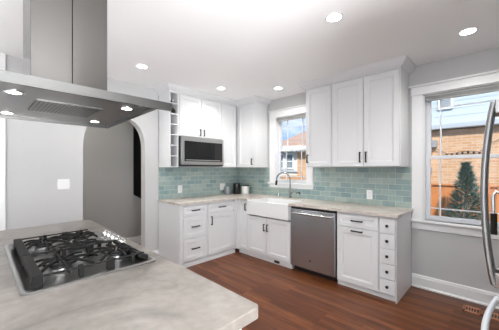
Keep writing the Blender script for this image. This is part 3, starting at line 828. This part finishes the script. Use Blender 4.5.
# ================================================================ hood
HZ = 1.655
hx0, hx1, hy0, hy1 = -3.56, -2.866, -2.54, -1.675
t = thing('range_hood', 'stainless island range hood with a square chimney hanging over the cooktop', 'range hood', (-3.21, -2.04, HZ))
m = MB()
hb = .038
m.box(hx0, hx1 + .006, hy0, hy0 + .014, HZ, HZ + hb)        # front rim bar
m.box(hx0, hx1 - .025, hy1 - .014, hy1, HZ, HZ + hb)        # far rim
m.box(hx0, hx0 + .014, hy0 + .014, hy1 - .014, HZ, HZ + hb)
NRX = -2.905
# right rim runs slightly inwards from the far corner to the front bar
cv = [(-2.885 + .0, hy1 - .014), (-2.893, -1.75), (-2.905, -2.0), (-2.918, -2.25), (-2.932, hy0 + .014)]
for (xa_, ya_), (xb_, yb_) in zip(cv[:-1], cv[1:]):
    m.prism([(xa_, ya_, HZ), (xb_, yb_, HZ), (xb_ - .014, yb_, HZ), (xa_ - .014, ya_, HZ)], (0, 0, hb))
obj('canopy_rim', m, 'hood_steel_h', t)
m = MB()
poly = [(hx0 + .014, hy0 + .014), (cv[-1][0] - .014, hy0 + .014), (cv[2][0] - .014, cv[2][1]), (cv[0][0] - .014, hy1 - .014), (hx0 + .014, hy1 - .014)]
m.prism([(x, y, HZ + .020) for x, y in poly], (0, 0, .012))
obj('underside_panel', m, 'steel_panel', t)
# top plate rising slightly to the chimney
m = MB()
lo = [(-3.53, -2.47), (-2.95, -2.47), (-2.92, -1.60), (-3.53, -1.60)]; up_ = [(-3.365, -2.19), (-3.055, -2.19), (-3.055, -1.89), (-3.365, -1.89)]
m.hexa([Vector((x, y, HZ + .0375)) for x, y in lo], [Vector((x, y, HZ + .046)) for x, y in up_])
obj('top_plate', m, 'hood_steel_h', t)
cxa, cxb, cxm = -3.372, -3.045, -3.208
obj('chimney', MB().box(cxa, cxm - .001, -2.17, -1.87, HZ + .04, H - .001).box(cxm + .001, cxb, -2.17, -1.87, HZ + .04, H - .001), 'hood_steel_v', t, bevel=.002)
fl = obj('grease_filter', MB().box(-3.352, -3.10, -2.24, -1.96, HZ + .015, HZ + .0195), 'filter_mesh', t)
obj('filter_frame', MB().box(-3.36, -3.092, -2.248, -2.240, HZ + .014, HZ + .0198).box(-3.36, -3.092, -1.96, -1.952, HZ + .014, HZ + .0198).box(-3.36, -3.352, -2.24, -1.96, HZ + .014, HZ + .0198).box(-3.10, -3.092, -2.24, -1.96, HZ + .014, HZ + .0198), 'hood_steel_h', fl)
for (lx, ly) in ((-3.44, -2.32), (-3.01, -2.35), (-3.43, -1.77), (-3.01, -1.82)):
    s = obj('lamp_ring', MB().lathe((lx, ly, HZ + .0198), [(.032, 0), (.032, -.003), (.024, -.004), (.024, 0)], 24), 'chrome', t, smooth=True)
    obj('lamp_lens', MB().lathe((lx, ly, HZ + .0155), [(.0235, 0), (.0235, .0005), (.001, .0006)], 24), 'hood_lamp_glow', s)

# ================================================================ refrigerator (its face is edge-on to the camera, handles reach into view)
FY = -3.762
t = thing('refrigerator', 'stainless french-door refrigerator at the right edge with curved bar handles', 'refrigerator', (-1.95, -4.2, 0))
obj('cabinet', MB().box(-2.41, -1.49, -4.56, FY - .062, .03, 1.78), 'grey_meter', t, bevel=.004)
dl = obj('door', MB().box(-2.408, -1.952, FY - .06, FY, .74, 1.775), 'steel_v', t, bevel=.008)
dr = obj('door', MB().box(-1.948, -1.492, FY - .06, FY, .74, 1.775), 'steel_v', t, bevel=.008)
dw = obj('freezer_drawer', MB().box(-2.408, -1.492, FY - .06, FY, .06, .735), 'steel_v', t, bevel=.008)
obj('foot_grille', MB().box(-2.40, -1.50, -4.5, FY - .06, 0, .055), 'black_plastic', t)
def fhandle(x, par, z0, z1, bow):
    n = 18; path = []
    for k in range(n + 1):
        f = k / n; path.append((x, FY + .050 + bow * sin(pi * f) ** .8, z0 + (z1 - z0) * f))
    h = obj('handle', MB().tube(path, .0120, 14, flat=.9), 'handle_steel', par, smooth=True)
    for z in (z0 + .02, z1 - .02):
        obj('handle_mount', MB().box(x - .011, x + .011, FY - .001, FY + .048, z - .03, z + .03), 'handle_steel', h, bevel=.004)
fhandle(-1.995, dl, .865, 1.65, .033)
fhandle(-1.905, dr, .865, 1.65, .033)
sh = obj('side_handle', MB().tube([(-1.50, FY + .03, 1.22), (-1.50, FY + .05, 1.235), (-1.50, FY + .062, 1.21), (-1.50, FY + .062, 1.11)], .010, 10), 'chrome', t, smooth=True)
obj('side_handle_grip', MB().tube([(-1.50, FY + .060, 1.11), (-1.50, FY + .060, .99)], .015, 12), 'black_metal', sh, smooth=True)
path = []
for k in range(21):
    f = k / 20; path.append((-2.33 + .76 * f, FY + .045 + .035 * sin(pi * f), .655))
h = obj('handle', MB().tube(path, .0135, 14), 'glint_metal', dw, smooth=True)
for x in (-2.32, -1.58): obj('handle_mount', MB().box(x - .03, x + .03, FY - .001, FY + .055, .644, .666), 'chrome', h, bevel=.004)

# ================================================================ outdoors
GZ = -.72
tag(obj('lawn', MB().box(.3, 24, -14, 16, GZ - .1, GZ), 'ground_grass'), 'green lawn outside the kitchen windows', 'lawn')
# wooden fence
t = thing('wooden_fence', 'orange stained board fence behind the small conifer outside the wide window', 'fence', (4.0, -2.6, GZ))
m = MB(); y = -6.0
while y < -.6:
    m.box(3.99, 4.01, y, y + .138, GZ + .05, 1.00 + random.uniform(-.004, .004)); y += .146
obj('boards', m, 'fence_wood', t)
obj('rail', MB().box(3.945, 3.989, -6.0, -.6, .98, 1.02), 'fence_wood', t)
obj('rail', MB().box(3.945, 3.989, -6.0, -.6, -.2, -.12), 'fence_wood', t)
for y in (-5.2, -3.5, -1.9): obj('post', MB().box(3.87, 3.944, y - .045, y + .045, GZ, 1.06), 'fence_wood', t)
# brick neighbour house
t = thing('brick_house', 'tan brick neighbouring house with pale blue siding above, outside the wide window', 'house', (8, -4, GZ))
obj('brick_wall', MB().box(6.0, 10, -9, -1.75, GZ, 2.50), 'tan_brick', t)
m = MB().box(5.93, 10, -9, -1.70, 2.66, 4.6)
for k in range(9): m.prism([(5.93, -9, 2.68 + k * .21), (5.922, -9, 2.68 + k * .21), (5.93, -9, 2.87 + k * .21)], (0, 7.3, 0))
obj('siding_wall', m, 'siding', t)
obj('gutter_board', MB().box(5.78, 6.2, -9, -1.68, 2.52, 2.66), 'gutter', t, bevel=.02)
m = MB().box(5.87, 5.90, -2.72, -2.36, 3.10, 3.16).box(5.87, 5.90, -2.72, -2.36, 3.46, 3.52).box(5.87, 5.90, -2.72, -2.66, 3.16, 3.46).box(5.87, 5.90, -2.42, -2.36, 3.16, 3.46)
lv = obj('louver_frame', m, 'house_white', t)
m = MB()
for k in range(6): m.prism([(5.90, -2.66, 3.17 + k * .05), (5.875, -2.66, 3.165 + k * .05), (5.90, -2.66, 3.20 + k * .05)], (0, .24, 0))
obj('louver_slats', m, 'gutter', lv)
obj('downspout', MB().box(5.90, 5.995, -2.17, -2.08, GZ, 2.52), 'house_white', t)
obj('meter', MB().box(5.85, 5.99, -2.33, -2.21, 2.0, 2.22), 'grey_meter', t, bevel=.01)
obj('meter', MB().box(5.85, 5.99, -2.20, -2.10, 1.22, 1.42), 'grey_meter', t, bevel=.01)
# string of bulbs on the brick
t = thing('string_light', 'dark string of small bulbs hung across the brick wall outside the wide window', 'string light', (5.95, -3, 1.8))
path = [(5.94, -2.2 - .12 * k, 1.83 - .0 + .03 * cos(k * .9)) for k in range(14)]
path = [(5.94, -2.2, 2.05), (5.94, -2.4, 1.90)] + path[3:10] + [(5.94, -3.5, 2.05), (5.94, -3.8, 2.2)]
w = obj('cord', MB().tube(path, .008, 6), 'black_plastic', t)
for k in range(2, 9): obj('bulb', MB().lathe(Vector(path[k]) + Vector((0, 0, -.07)), [(.012, 0), (.03, .02), (.03, .05), (.012, .07)], 10), 'black_plastic', t, smooth=True)
# conifer
t = thing('conifer', 'small blue-green conifer in front of the orange fence', 'tree', (3.1, -3.22, GZ))
obj('trunk', MB().lathe((3.1, -3.22, GZ), [(.05, 0), (.03, 1.4), (.01, 2.1)], 10), 'trunk_bark', t)
m = MB()
base, top = GZ + .12, 1.47
for k in range(6000):
    f = random.random() ** 1.5; z = base + (top - base) * f
    R = .60 * (1 - f) ** .88 * (.93 + .07 * sin(40 * f)) + .012
    a = random.uniform(0, 2 * pi); r = R * sqrt(random.uniform(.15, 1))
    c = Vector((3.1 + r * cos(a), -3.22 + r * sin(a), z))
    d = Vector((cos(a), sin(a), random.uniform(.2, .9))).normalized() * random.uniform(.05, .10)
    s = Vector((-sin(a), cos(a), random.uniform(-.6, .6))).normalized() * .017
    m.poly([c - s, c + s, c + d + s * .2, c + d - s * .2])
obj('foliage', m, 'fir_needles', t)
# bungalow seen through the narrow window
def bungalow():
    # local frame: origin on the ground below the porch, facing the kitchen window
    O = Vector((6.45, 3.15, GZ)); ax = Vector((.60, -.80, 0)); ay = Vector((.80, .60, 0))      # ax right, ay away
    Q = lambda u, v, z: O + ax * u + ay * v + Vector((0, 0, z - GZ))
    t = thing('bungalow', 'white-trimmed bungalow with a brown shingled roof outside the narrow window', 'house', O)
    def qb(m, u0, u1, v0, v1, z0, z1):
        m.hexa([Q(u0, v0, z0), Q(u1, v0, z0), Q(u1, v1, z0), Q(u0, v1, z0)], [Q(u0, v0, z1), Q(u1, v0, z1), Q(u1, v1, z1), Q(u0, v1, z1)]); return m
    obj('wall', qb(MB(), -4, .20, .3, 4, GZ, 2.3), 'house_white', t)
    obj('brick_wall', qb(MB(), .20, 4, .25, 4, GZ, 2.3), 'tan_brick', t)
    # hipped roof: ridge set back, slope rising to the right in view
    m = MB()
    m.hexa([Q(-1.1, -.15, 2.36), Q(4.5, -.15, 2.36), Q(4.5, 4.2, 2.36), Q(-1.1, 4.2, 2.36)], [Q(3.2, 1.8, 4.4), Q(3.3, 1.8, 4.4), Q(3.3, 2.2, 4.4), Q(3.2, 2.2, 4.4)])
    obj('roof', m, 'roof_shingle', t)
    f = obj('fascia', qb(MB(), -4.2, 4.4, -.2, -.14, 2.24, 2.40), 'house_white', t)
    m = MB()
    for k in range(24): qb(m, -2.2 + k * .2, -2.11 + k * .2, -.16, .28, 2.14, 2.23)
    obj('rafter_tails', m, 'gutter', t)
    for u in (-.62, -.17):
        w = obj('window_frame', qb(qb(qb(qb(qb(MB(), u - .2, u + .2, .22, .30, 2.02, 2.08), u - .2, u + .2, .22, .30, 1.36, 1.42), u - .2, u - .15, .22, .30, 1.36, 2.08), u + .15, u + .2, .22, .30, 1.36, 2.08), u - .15, u + .15, .23, .30, 1.69, 1.73), 'house_white', t)
        obj('pane', qb(MB(), u - .15, u + .15, .26, .29, 1.42, 2.02), 'house_glass', w)
    obj('belt_board', qb(MB(), -4, .22, .2, .3, 1.22, 1.30), 'gutter', t)
    obj('porch_rail', qb(qb(qb(MB(), -1.4, 2.0, -.4, -.34, 1.0, 1.08), -1.4, 2.0, -.4, -.34, .55, .62), -1.4, 2, -.38, -.36, .62, 1.0), 'tan_wood', t)
bungalow()
